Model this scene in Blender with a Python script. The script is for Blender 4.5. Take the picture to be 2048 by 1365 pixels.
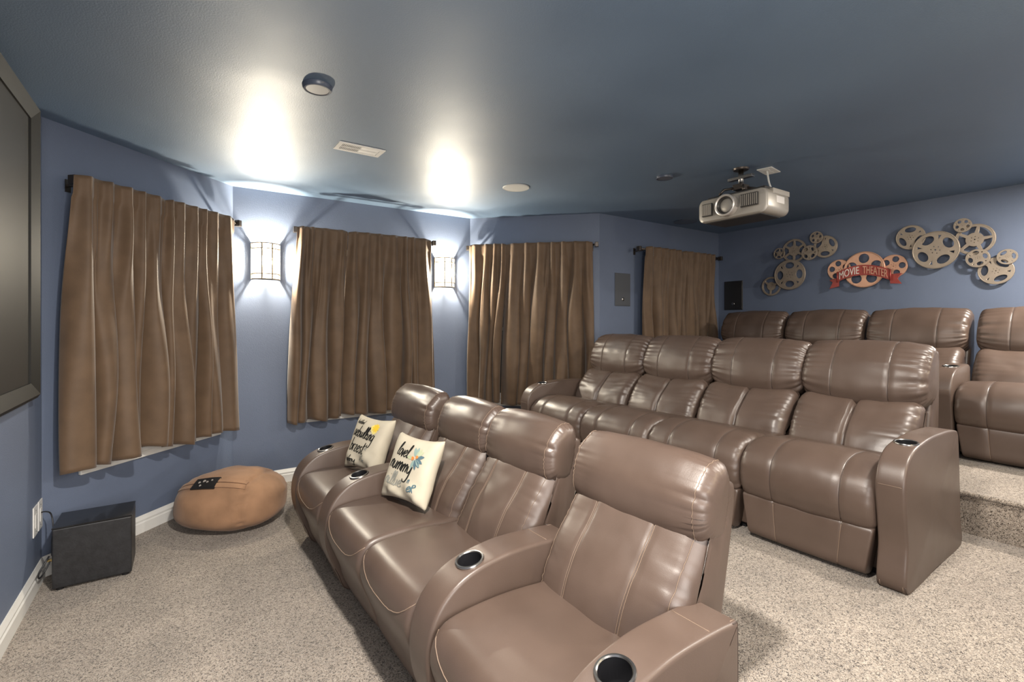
import bpy, bmesh, math, random
from mathutils import Vector, Matrix, noise as mnoise
for o in list(bpy.data.objects): bpy.data.objects.remove(o, do_unlink=True)
S = bpy.context.scene
COL = S.collection
PI = math.pi

# ------------------------------------------------------------------ camera
# x runs from the screen wall to the back wall, y from the aisle wall to the windows
YAW = 0.59563
cam_d = bpy.data.cameras.new('camera'); cam = bpy.data.objects.new('camera', cam_d); COL.objects.link(cam)
cam.location = (0, 0, 1.355); cam.rotation_euler = (PI/2, 0, -YAW)
cam_d.sensor_width = 36.0; cam_d.lens = 967.72/2048*36.0; cam_d.shift_y = -38.9/2048; cam_d.clip_start = 0.02
S.camera = cam
# ------------------------------------------------------------------ world, lights, exposure
w = bpy.data.worlds.new('world'); S.world = w; w.use_nodes = True
w.node_tree.nodes['Background'].inputs[0].default_value = (0.02, 0.025, 0.035, 1)
w.node_tree.nodes['Background'].inputs[1].default_value = 0.3
S.view_settings.view_transform = 'Standard'; S.view_settings.look = 'None'
S.view_settings.gamma = 1.0; S.view_settings.use_curve_mapping = False
S.view_settings.exposure = 0.88
def area_light(name, loc, target, size, power, color, size_y=None):
    d = bpy.data.lights.new(name, 'AREA'); d.energy = power; d.color = color
    d.shape = 'RECTANGLE' if size_y else 'DISK'; d.size = size
    if size_y: d.size_y = size_y
    o = bpy.data.objects.new(name, d); COL.objects.link(o); o.location = loc
    o.rotation_euler = (Vector(target)-Vector(loc)).to_track_quat('-Z', 'Y').to_euler()
    return o
# added soft fill, unseen, shining through the aisle wall doorway behind the camera
area_light('doorway_fill_light', (0.35, -1.25, 1.35), (1.6, 3.0, 1.1), 1.3, 50, (1.0, 0.95, 0.9), 1.9)

# ------------------------------------------------------------------ helpers
def link(name, me, mt=None, parent=None, smooth=False):
    o = bpy.data.objects.new(name, me); COL.objects.link(o)
    if mt is not None and not me.materials: me.materials.append(mt)
    if parent is not None: o.parent = parent
    if smooth:
        for p in me.polygons: p.use_smooth = True
    return o
def bm_obj(name, bm, mt, parent=None, smooth=False):
    bmesh.ops.recalc_face_normals(bm, faces=bm.faces[:])
    me = bpy.data.meshes.new(name); bm.to_mesh(me); bm.free()
    return link(name, me, mt, parent, smooth)
def thing(name, label, cat, loc=(0,0,0), rz=0.0, group=None):
    o = bpy.data.objects.new(name, None); COL.objects.link(o); o.location = loc; o.rotation_euler = (0,0,rz)
    o.empty_display_size = 0.1
    return tag(o, label, cat, group)
def tag(o, label, cat, group=None):
    o['label'] = label; o['category'] = cat
    if group: o['group'] = group
    return o
def struct(o, label=None):
    o['kind'] = 'structure'
    if label: o['label'] = label
    return o
def add_box(bm, lo, hi, bev=0.0, seg=2):
    vs = [bm.verts.new((x,y,z)) for x in (lo[0],hi[0]) for y in (lo[1],hi[1]) for z in (lo[2],hi[2])]
    fs = [(0,1,3,2),(4,6,7,5),(0,4,5,1),(2,3,7,6),(0,2,6,4),(1,5,7,3)]
    F = [bm.faces.new([vs[i] for i in f]) for f in fs]
    if bev > 0:
        es = list({e for f in F for e in f.edges})
        bmesh.ops.bevel(bm, geom=es, offset=bev, segments=seg, profile=0.5, affect='EDGES')
    return vs
def box(name, lo, hi, mt, parent=None, bev=0.0, seg=2):
    bm = bmesh.new(); add_box(bm, lo, hi, bev, seg); return bm_obj(name, bm, mt, parent)
def prism(name, poly, z0, z1, mt, parent=None):
    bm = bmesh.new(); n = len(poly)
    a = [bm.verts.new((p[0],p[1],z0)) for p in poly]; b = [bm.verts.new((p[0],p[1],z1)) for p in poly]
    bm.faces.new(a); bm.faces.new(b)
    for i in range(n): bm.faces.new((a[i],a[(i+1)%n],b[(i+1)%n],b[i]))
    return bm_obj(name, bm, mt, parent)
def sweep_profile(name, p0, p1, prof, nrm, mt, parent=None):
    # prof: (distance into room, z) closed polygon swept from p0 to p1
    bm = bmesh.new(); n = len(prof)
    A = [bm.verts.new((p0[0]+nrm[0]*d, p0[1]+nrm[1]*d, z)) for d,z in prof]
    B = [bm.verts.new((p1[0]+nrm[0]*d, p1[1]+nrm[1]*d, z)) for d,z in prof]
    bm.faces.new(A); bm.faces.new(B)
    for i in range(n): bm.faces.new((A[i],A[(i+1)%n],B[(i+1)%n],B[i]))
    return bm_obj(name, bm, mt, parent)
def add_lathe(bm, prof, seg=32, M=Matrix()):
    # prof: (r,z) open polyline from axis or closed ring
    rings = []
    for r,z in prof:
        if r < 1e-6: rings.append([bm.verts.new(M @ Vector((0,0,z)))])
        else: rings.append([bm.verts.new(M @ Vector((r*math.cos(2*PI*i/seg), r*math.sin(2*PI*i/seg), z))) for i in range(seg)])
    for a,b in zip(rings[:-1], rings[1:]):
        for i in range(seg):
            j = (i+1)%seg
            if len(a)==1 and len(b)==1: continue
            if len(a)==1: bm.faces.new((a[0],b[i],b[j]))
            elif len(b)==1: bm.faces.new((a[i],a[j],b[0]))
            else: bm.faces.new((a[i],a[j],b[j],b[i]))
def lathe(name, prof, mt, parent=None, seg=32, M=Matrix(), smooth=True):
    bm = bmesh.new(); add_lathe(bm, prof, seg, M); o = bm_obj(name, bm, mt, parent, smooth)
    if smooth: auto_smooth(o.data, 40)
    return o
def auto_smooth(me, deg):
    # mark sharp edges by angle
    bm = bmesh.new(); bm.from_mesh(me)
    for e in bm.edges:
        if len(e.link_faces)==2 and e.calc_face_angle(0) > math.radians(deg): e.smooth = False
    for f in bm.faces: f.smooth = True
    bm.to_mesh(me); bm.free()
def add_tube(bm, pts, rad, k=6, closed=False):
    pts = [Vector(p) for p in pts]; n = len(pts); rings = []
    up = None
    for i,p in enumerate(pts):
        if closed: t = pts[(i+1)%n]-pts[(i-1)%n]
        else: t = pts[min(i+1,n-1)]-pts[max(i-1,0)]
        if t.length < 1e-9: t = Vector((0,0,1))
        t.normalize()
        if up is None: up = t.orthogonal().normalized()
        a = up - t*up.dot(t)
        if a.length < 1e-6: a = t.orthogonal()
        a.normalize(); b = t.cross(a); up = a
        r = rad[i] if isinstance(rad,(list,tuple)) else rad
        rings.append([bm.verts.new(p + (a*math.cos(2*PI*j/k)+b*math.sin(2*PI*j/k))*r) for j in range(k)])
    m = n if closed else n-1
    for i in range(m):
        A,B = rings[i], rings[(i+1)%n]
        for j in range(k): bm.faces.new((A[j],A[(j+1)%k],B[(j+1)%k],B[j]))
    if not closed:
        bm.faces.new(rings[0]); bm.faces.new(rings[-1])
def tube(name, pts, rad, mt, parent=None, k=6, closed=False):
    bm = bmesh.new(); add_tube(bm, pts, rad, k, closed); return bm_obj(name, bm, mt, parent, True)
def crom(pts, n, closed=True):
    # Catmull-Rom through pts, resampled to n points by arc length
    m = len(pts); dense = []
    segs = m if closed else m-1
    for i in range(segs):
        g = (lambda k: pts[k%m]) if closed else (lambda k: pts[min(max(k,0),m-1)])
        p0,p1,p2,p3 = g(i-1),g(i),g(i+1),g(i+2)
        for q in range(12):
            t = q/12; t2=t*t; t3=t2*t
            dense.append(tuple(0.5*((2*p1[c])+(-p0[c]+p2[c])*t+(2*p0[c]-5*p1[c]+4*p2[c]-p3[c])*t2+(-p0[c]+3*p1[c]-3*p2[c]+p3[c])*t3) for c in range(len(p1))))
    dense.append(tuple(pts[0]) if closed else tuple(pts[-1]))
    L = [0]
    for a,b in zip(dense[:-1],dense[1:]): L.append(L[-1]+math.dist(a,b))
    out = []; k = 0
    cnt = n if closed else n-1
    for i in range(n):
        d = L[-1]*i/cnt
        while k < len(L)-2 and L[k+1] < d: k += 1
        f = (d-L[k])/max(L[k+1]-L[k],1e-9)
        out.append(tuple(dense[k][c]+(dense[k+1][c]-dense[k][c])*f for c in range(len(dense[0]))))
    return out
class Puff:
    """an upholstered body: closed side outline (x,z) carried across the width y, ends rounded, seams pressed in"""
    def __init__(s, prof, y0, y1, r=0.03, crown=0.0, seams=(), groove=0.006, gw=0.006, wr=0.0, wl=0.06, wf=14, lump=0.0, seed=0, deform=None, n=64, ny=16, power=2.0, smooth_prof=True):
        s.y0,s.y1,s.r,s.crown,s.seams,s.groove,s.gw = y0,y1,r,crown,seams,groove,gw
        s.wr,s.wl,s.wf,s.deform,s.power = wr,wl,wf,deform,power
        P = crom(prof, n, True)
        ar = sum(P[i][0]*P[(i+1)%n][1]-P[(i+1)%n][0]*P[i][1] for i in range(n))
        if ar < 0: P = P[::-1]
        s.P = P; s.n = n; s.N = []
        for i in range(n):
            tx = P[(i+1)%n][0]-P[i-1][0]; tz = P[(i+1)%n][1]-P[i-1][1]; l = math.hypot(tx,tz) or 1
            s.N.append((tz/l,-tx/l))
        rnd = random.Random(seed)
        s.ph = [rnd.uniform(0,6.28) for _ in range(8)]
        s.ny = ny; s.lump = lump; s.sd = seed*3.7
    def off(s, i, y):
        yc = (s.y0+s.y1)/2; hw = (s.y1-s.y0)/2; t = (y-yc)/hw
        e = hw-abs(y-yc); o = s.crown*(1-t*t)
        if e < s.r:
            q = 1-e/s.r; o -= s.r*(1-max(0,1-q**s.power)**(1/s.power))
        for sy in s.seams:
            d = (y-sy)/s.gw; o -= s.groove*math.exp(-d*d)
        if s.wr:
            a = i/s.n*2*PI*s.wf; side = 0 if y > yc else 3
            k = math.exp(-e/s.wl)*min(1,e/0.012)
            f = math.sin(a+s.ph[side]+1.3*math.sin(a*.37+s.ph[side+1]))*0.6+math.sin(a*1.73+s.ph[side+2])*0.4
            o -= s.wr*k*abs(f)
        if s.lump:
            p_ = s.P[int(i)%s.n]; o += s.lump*(mnoise.noise(Vector((p_[0]*9+s.sd,y*9,p_[1]*9)))+.5*mnoise.noise(Vector((p_[0]*26+s.sd,y*15,p_[1]*8))))*min(1,e/.03)
        return o
    def pt(s, i, y, ex=0.0):
        i = i % s.n; i0 = int(i); f = i-i0; j = (i0+1)%s.n
        o = s.off(i,y)+ex
        p = (s.P[i0][0]+(s.P[j][0]-s.P[i0][0])*f, s.P[i0][1]+(s.P[j][1]-s.P[i0][1])*f)
        n = (s.N[i0][0]+(s.N[j][0]-s.N[i0][0])*f, s.N[i0][1]+(s.N[j][1]-s.N[i0][1])*f)
        v = (p[0]+n[0]*o, y, p[1]+n[1]*o)
        return s.deform(*v) if s.deform else v
    def mesh(s, name):
        ys = []
        hw = s.y1-s.y0
        for k in range(7): ys.append(s.y0+s.r*(1-math.cos(PI/2*k/6)))
        for k in range(7): ys.append(s.y1-s.r*(1-math.cos(PI/2*k/6)))
        for k in range(1,s.ny): ys.append(s.y0+s.r+(hw-2*s.r)*k/s.ny)
        for sy in s.seams:
            for d in (-1.6,-.8,0,.8,1.6): ys.append(sy+d*s.gw)
        if s.wr:
            for k in range(1,5): ys.append(s.y0+s.r+s.wl*0.5*k); ys.append(s.y1-s.r-s.wl*0.5*k)
        ys = sorted(ys); y2 = [ys[0]]
        for y in ys[1:]:
            if y-y2[-1] > 0.0015: y2.append(y)
        bm = bmesh.new(); rings = [[bm.verts.new(s.pt(i,y)) for i in range(s.n)] for y in y2]
        for A,B in zip(rings[:-1],rings[1:]):
            for i in range(s.n): bm.faces.new((A[i],A[(i+1)%s.n],B[(i+1)%s.n],B[i]))
        for R in (rings[0],rings[-1]):
            c = Vector((0,0,0))
            for v in R: c += v.co
            cv = bm.verts.new(c/len(R))
            for i in range(s.n): bm.faces.new((R[i],R[(i+1)%s.n],cv))
        bmesh.ops.recalc_face_normals(bm, faces=bm.faces[:])
        me = bpy.data.meshes.new(name); bm.to_mesh(me); bm.free()
        for p in me.polygons: p.use_smooth = True
        return me
    def near(s, x, z):
        return min(range(s.n), key=lambda i: (s.P[i][0]-x)**2+(s.P[i][1]-z)**2)
    def line(s, y, i0, i1, ex=0.0005, steps=None):
        if i1 < i0: i1 += s.n
        st = steps or int(i1-i0)+1
        return [s.pt(i0+(i1-i0)*k/(st-1), y(k/(st-1)) if callable(y) else y, ex) for k in range(st)]

# ------------------------------------------------------------------ materials
def nodes(name):
    m = bpy.data.materials.new(name); m.use_nodes = True
    nt = m.node_tree; b = nt.nodes['Principled BSDF']
    return m, nt, b
def inp(b, k, v):
    if k in b.inputs: b.inputs[k].default_value = v
def mat(name, col, rough=0.5, metal=0.0, spec=0.5, var=0.0, vscale=6.0, bump=0.0, bscale=60.0, bdist=0.01, sheen=0.0, emis=None, estr=0.0, detail=4.0, coat=0.0, rvar=0.0):
    m, nt, b = nodes(name)
    inp(b,'Base Color',(*col,1)); inp(b,'Roughness',rough); inp(b,'Metallic',metal); inp(b,'Specular IOR Level',spec)
    inp(b,'Sheen Weight',sheen); inp(b,'Coat Weight',coat)
    if emis: inp(b,'Emission Color',(*emis,1)); inp(b,'Emission Strength',estr)
    tc = nt.nodes.new('ShaderNodeTexCoord')
    if var > 0 or rvar > 0:
        nz = nt.nodes.new('ShaderNodeTexNoise'); nz.inputs['Scale'].default_value = vscale; nz.inputs['Detail'].default_value = detail
        nt.links.new(tc.outputs['Object'], nz.inputs['Vector'])
        if var > 0:
            rp = nt.nodes.new('ShaderNodeMapRange'); rp.inputs['From Min'].default_value=.3; rp.inputs['From Max'].default_value=.7
            rp.inputs['To Min'].default_value = 1-var; rp.inputs['To Max'].default_value = 1+var
            nt.links.new(nz.outputs['Fac'], rp.inputs['Value'])
            mx = nt.nodes.new('ShaderNodeVectorMath'); mx.operation = 'SCALE'; mx.inputs[0].default_value = col
            nt.links.new(rp.outputs[0], mx.inputs['Scale']); nt.links.new(mx.outputs[0], b.inputs['Base Color'])
        if rvar > 0:
            r2 = nt.nodes.new('ShaderNodeMapRange'); r2.inputs['From Min'].default_value=.3; r2.inputs['From Max'].default_value=.7
            r2.inputs['To Min'].default_value = rough-rvar; r2.inputs['To Max'].default_value = rough+rvar
            nt.links.new(nz.outputs['Fac'], r2.inputs['Value']); nt.links.new(r2.outputs[0], b.inputs['Roughness'])
    if bump > 0:
        nb = nt.nodes.new('ShaderNodeTexNoise'); nb.inputs['Scale'].default_value = bscale; nb.inputs['Detail'].default_value = 3
        nt.links.new(tc.outputs['Object'], nb.inputs['Vector'])
        bp = nt.nodes.new('ShaderNodeBump'); bp.inputs['Strength'].default_value = bump; bp.inputs['Distance'].default_value = bdist
        nt.links.new(nb.outputs['Fac'], bp.inputs['Height']); nt.links.new(bp.outputs['Normal'], b.inputs['Normal'])
    return m
def carpet_mat():
    m, nt, b = nodes('carpet')
    tc = nt.nodes.new('ShaderNodeTexCoord')
    n1 = nt.nodes.new('ShaderNodeTexNoise'); n1.inputs['Scale'].default_value = 130; n1.inputs['Detail'].default_value = 2.5; n1.inputs['Distortion'].default_value = 1.6
    nt.links.new(tc.outputs['Object'], n1.inputs['Vector'])
    cr = nt.nodes.new('ShaderNodeValToRGB'); e = cr.color_ramp.elements
    e[0].position = 0.39; e[0].color = (0.05,0.037,0.028,1); e[1].position = 0.46; e[1].color = (0.30,0.245,0.195,1)
    x = e.new(0.62); x.color = (0.42,0.36,0.30,1)
    nt.links.new(n1.outputs['Fac'], cr.inputs['Fac'])
    n2 = nt.nodes.new('ShaderNodeTexNoise'); n2.inputs['Scale'].default_value = 3.5; n2.inputs['Detail'].default_value = 4
    nt.links.new(tc.outputs['Object'], n2.inputs['Vector'])
    mr = nt.nodes.new('ShaderNodeMapRange'); mr.inputs['From Min'].default_value=.3; mr.inputs['From Max'].default_value=.7; mr.inputs['To Min'].default_value = .82; mr.inputs['To Max'].default_value = 1.12
    nt.links.new(n2.outputs['Fac'], mr.inputs['Value'])
    vm = nt.nodes.new('ShaderNodeVectorMath'); vm.operation = 'SCALE'
    nt.links.new(cr.outputs['Color'], vm.inputs[0]); nt.links.new(mr.outputs[0], vm.inputs['Scale']); nt.links.new(vm.outputs[0], b.inputs['Base Color'])
    bp = nt.nodes.new('ShaderNodeBump'); bp.inputs['Strength'].default_value = .9; bp.inputs['Distance'].default_value = .012
    nt.links.new(n1.outputs['Fac'], bp.inputs['Height']); nt.links.new(bp.outputs['Normal'], b.inputs['Normal'])
    inp(b,'Roughness',.95); inp(b,'Specular IOR Level',.15); inp(b,'Sheen Weight',.25)
    return m
M = {}
M['wall'] = mat('blue_wall_paint', (0.122,0.152,0.222), .5, spec=.45, var=.05, vscale=2, bump=.25, bscale=170, bdist=.004)
M['ceil'] = mat('blue_ceiling_paint', (0.088,0.145,0.225), .60, spec=1.0, var=.06, vscale=1.5, bump=.35, bscale=150, bdist=.003, rvar=.09, coat=.7)
M['ceil'].node_tree.nodes['Principled BSDF'].inputs['Coat Roughness'].default_value = .5
M['carpet'] = carpet_mat()
M['white'] = mat('white_trim', (.72,.71,.68), .4, var=.03)
M['leather'] = mat('brown_leather', (.087,.059,.046), .38, spec=.62, var=.10, vscale=5, bump=.12, bscale=420, bdist=.002, rvar=.05)
M['thread'] = mat('tan_thread', (.20,.14,.10), .6)
M['piping'] = mat('dark_seam', (.05,.033,.026), .6)
M['velvet'] = mat('brown_velvet', (.118,.073,.042), .62, spec=.35, var=.14, vscale=9, bump=.15, bscale=300, bdist=.002, sheen=.2)
M['bronze'] = mat('bronze_metal', (.10,.085,.075), .35, metal=.85)
M['chrome'] = mat('dark_nickel', (.32,.31,.30), .28, metal=1.0)
M['black'] = mat('black_plastic', (.012,.012,.014), .35)
M['blackwood'] = mat('black_ash_vinyl', (.016,.016,.018), .42, var=.3, vscale=40, bump=.2, bscale=120, bdist=.002)
M['blackgloss'] = mat('black_gloss', (.012,.012,.013), .12, rvar=.04, vscale=5)
M['frame'] = mat('black_velvet_frame', (.014,.0135,.012), .55, spec=.25)
M['screen'] = mat('screen_fabric', (.022,.021,.019), .5, spec=.3)
M['grille'] = mat('speaker_grille', (.07,.075,.085), .5, bump=.3, bscale=900, bdist=.001)
M['grilledark'] = mat('dark_speaker_grille', (.02,.02,.022), .35, bump=.3, bscale=900, bdist=.001)
M['glass'] = mat('dark_glass', (.02,.025,.03), .08)
M['suede'] = mat('tan_suede', (.29,.165,.095), .85, spec=.2, var=.2, vscale=7, bump=.2, bscale=220, bdist=.002, sheen=.15)
M['canvas'] = mat('cream_canvas', (.50,.45,.355), .9, spec=.1, var=.05, vscale=12, bump=.25, bscale=600, bdist=.001)
M['ink'] = mat('black_ink', (.015,.015,.014), .8, spec=.1)
M['greyink'] = mat('grey_ink', (.26,.26,.23), .85, spec=.1)
M['blueink'] = mat('slate_blue_ink', (.09,.15,.18), .85, spec=.1)
M['tealink'] = mat('pale_teal_ink', (.25,.34,.31), .85, spec=.1)
M['greenink'] = mat('sage_ink', (.42,.45,.30), .85, spec=.1)
M['yellowink'] = mat('yellow_ink', (.75,.52,.05), .85, spec=.1)
M['paleyellow'] = mat('pale_yellow_ink', (.74,.62,.22), .85, spec=.1)
M['orangeink'] = mat('orange_ink', (.65,.22,.06), .85, spec=.1)
M['reel'] = mat('champagne_metal', (.36,.30,.24), .42, metal=.55, var=.08, vscale=14)
M['copper'] = mat('copper_metal', (.62,.36,.25), .38, metal=.6, var=.10, vscale=9)
M['red'] = mat('red_metal', (.33,.06,.05), .4, metal=.4, var=.12, vscale=20)
M['silver'] = mat('silver_metal', (.62,.58,.54), .35, metal=.6)
M['proj'] = mat('projector_shell', (.36,.33,.29), .35, metal=.35)
M['projdark'] = mat('projector_dark', (.03,.028,.027), .4)
def shade_mat():
    m, nt, b = nodes('lit_frosted_glass_shade')
    inp(b,'Base Color',(.5,.48,.42,1)); inp(b,'Roughness',.4); inp(b,'Emission Color',(1,.92,.76,1)); inp(b,'Emission Strength',5.0)
    tr = nt.nodes.new('ShaderNodeBsdfTransparent'); mx = nt.nodes.new('ShaderNodeMixShader'); mx.inputs[0].default_value = .72
    nt.links.new(b.outputs[0], mx.inputs[1]); nt.links.new(tr.outputs[0], mx.inputs[2])
    out = nt.nodes['Material Output']; nt.links.new(mx.outputs[0], out.inputs['Surface'])
    return m
M['shade'] = shade_mat()
M['sconcemetal'] = mat('brushed_bronze', (.13,.10,.07), .5, metal=.2)
M['sconceback'] = mat('black_back_plate', (.007,.0065,.006), .9, spec=.0)
M['sconceside'] = mat('pale_bronze', (.42,.36,.27), .5, metal=.2)
M['litlens'] = mat('lit_lens', (.9,.88,.8), .5, emis=(1,.93,.84), estr=12)
M['lens'] = mat('frosted_lens_off', (.55,.55,.53), .4)
M['rim'] = mat('blue_grey_rim', (.07,.085,.12), .3)
M['gold'] = mat('gold_plug', (.7,.5,.2), .25, metal=1)

# ------------------------------------------------------------------ room shell
H = 2.44
V0, U4, U2, V12, V23, VB = -.624, 3.516, 4.463, .323, 2.493, 5.466
V34 = V23+U2-U4; UR = -0.85
Z1, Z2 = 0.24, 0.46
outline = [(V0,UR),(VB,UR),(VB,U4),(V34,U4),(V23,U2),(V12,U2),(V0,U4)]
struct(prism('floor', [(-.9,-2.3),(VB,-2.3)]+outline[2:]+[(-.9,U4)], -.1, 0, M['carpet']))
struct(prism('ceiling', [(V0-.1,-2.3),(VB+.1,-2.3),(VB+.1,U4+.1),(V34+.1,U4+.1),(V23+.1,U2+.1),(V12-.1,U2+.1),(V0-.1,U4+.1)], H, H+.1, M['ceil']))
def wall(name, p0, p1, t=.12, z0=0, z1=H):
    d = Vector((p1[0]-p0[0],p1[1]-p0[1])); d.normalize(); n = Vector((d.y,-d.x))  # outward for clockwise order
    e = d*.05
    return struct(prism(name, [p0,p1,(p1[0]+n.x*t+e.x,p1[1]+n.y*t+e.y),(p0[0]+n.x*t-e.x,p0[1]+n.y*t-e.y)], z0, z1, M['wall']))
# outline runs counter-clockwise: outward is to the right of the direction of travel
wall('wall_back', (VB,UR), (VB,U4))
wall('wall_window', (VB,U4), (V34,U4))
wall('wall_bay_right', (V34,U4), (V23,U2))
wall('wall_bay_center', (V23,U2), (V12,U2))
wall('wall_bay_left', (V12,U2), (V0,U4))
wall('wall_screen', (V0,U4), (V0,UR))
# aisle wall; doorway behind the camera left open for the fill light
wr_ = bpy.data.objects.new('wall_aisle', None); COL.objects.link(wr_); struct(wr_)
box('wall_panel', (-.30-.4,UR-.12,0), (-.30,UR,H), M['wall'], wr_)
box('wall_panel', (1.0,UR-.12,0), (VB,UR,H), M['wall'], wr_)
box('wall_panel', (-.30,UR-.12,2.08), (1.0,UR,H), M['wall'], wr_)
# hallway shell behind the doorway
struct(box('wall_hallway', (-1.0,-2.42,0), (2.2,-2.3,H), M['white']))
# raised carpet platforms
struct(prism('floor_platform_middle', [(1.42,UR),(3.41,UR),(3.41,U4+.03),(V23,U2),(1.42,U2)], 0, Z1, M['carpet']))
struct(prism('floor_platform_rear', [(3.41,UR),(VB,UR),(VB,U4),(3.44,U4),(3.41,U4+.03)], 0, Z2, M['carpet']))
# rounded carpet nosing on the rear step
o = tube('step_nosing', [(3.412,UR,Z2-.012),(3.412,U4,Z2-.012)], .0135, M['carpet'], bpy.data.objects['floor_platform_rear'], 10)
BP = [(0,0),(.016,0),(.016,.062),(.011,.070),(.013,.082),(.007,.096),(.003,.108),(0,.108)]
def base(name, p0, p1, z=0):
    d = Vector((p1[0]-p0[0],p1[1]-p0[1])); d.normalize(); n = (-d.y, d.x)
    struct(sweep_profile(name, p0, p1, [(a,b+z) for a,b in BP], n, M['white']))
base('baseboard_screen', (V0,U4), (V0,UR)); base('baseboard_bay_left', (V12,U2), (V0,U4))
base('baseboard_bay_center', (1.42,U2), (V12,U2)); base('baseboard_bay_center_platform', (V23,U2), (1.42,U2), Z1)
base('baseboard_bay_right', (V34,U4), (V23,U2), Z1); base('baseboard_window', (VB,U4), (V34,U4), Z2); base('baseboard_back', (VB,UR), (VB,U4), Z2)

# ------------------------------------------------------------------ windows behind the curtains
def window(idx, p0, p1, s0, s1, z0=.56, z1=2.0):
    d = Vector((p1[0]-p0[0],p1[1]-p0[1],0)); d.normalize()
    e = bpy.data.objects.new('window_%d'%idx, None); COL.objects.link(e); struct(e)
    e.location = (p0[0],p0[1],0); e.rotation_euler = (0,0,math.atan2(d.y,d.x))
    # local x along the wall, local -y into the room (travel goes left to right seen from inside)
    f = .055
    for nm,lo,hi in (('frame_side',(s0,-.022,z0),(s0+f,-.001,z1)),('frame_side',(s1-f,-.022,z0),(s1,-.001,z1)),
                     ('frame_head',(s0+f,-.022,z1-f),(s1-f,-.001,z1)),('frame_foot',(s0+f,-.022,z0),(s1-f,-.001,z0+f)),
                     ('meeting_rail',(s0+f,-.018,(z0+z1)/2-.018),(s1-f,-.002,(z0+z1)/2+.018))):
        box(nm,lo,hi,M['white'],e,.003,1)
    box('pane',(s0+f,-.009,z0+f),(s1-f,-.003,(z0+z1)/2-.018),M['glass'],e)
    box('pane',(s0+f,-.009,(z0+z1)/2+.018),(s1-f,-.003,z1-f),M['glass'],e)
    box('sill',(s0-.02,-.045,z0-.032),(s1+.02,-.001,z0-.001),M['white'],e,.004,2)
    box('apron',(s0,-.02,z0-.075),(s1,-.001,z0-.0325),M['white'],e,.003,1)
window(1,(V0,U4),(V12,U2),.18,1.20); window(2,(V12,U2),(V23,U2),.55,1.56)
window(3,(V23,U2),(V34,U4),.12,1.22); window(4,(V34,U4),(VB,U4),.74,1.60,.95)

# ------------------------------------------------------------------ curtains
def curtain_rod(p0, p1, s0, s1, z, label, off=.112):
    d = Vector((p1[0]-p0[0],p1[1]-p0[1],0)); d.normalize()
    t = thing('curtain_rod', label, 'curtain rod', (p0[0],p0[1],0), math.atan2(d.y,d.x), 'curtain rods over the windows')
    tube('rod', [(s0,-off,z),(s1,-off,z)], .0095, M['bronze'], t, 10)
    for s,sg in ((s0,-1),(s1,1)):
        bm = bmesh.new()
        add_box(bm,(s-.016,-off-.024,z-.024),(s+.016,-off+.024,z+.024),.004)
        add_box(bm,(s-sg*.016-.004,-off-.015,z-.015),(s-sg*.016+.004,-off+.015,z+.015))
        bm_obj('finial',bm,M['bronze'],t)
        b = s-sg*.05
        bm = bmesh.new(); add_box(bm,(b-.008,-off-.004,z-.02),(b+.008,-.001,z-.010)); add_box(bm,(b-.014,-.006,z-.05),(b+.014,-.001,z+.02)); add_box(bm,(b-.006,-off-.014,z-.018),(b+.006,-off+.014,z-.009))
        bm_obj('bracket',bm,M['bronze'],t)
    return t
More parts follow.
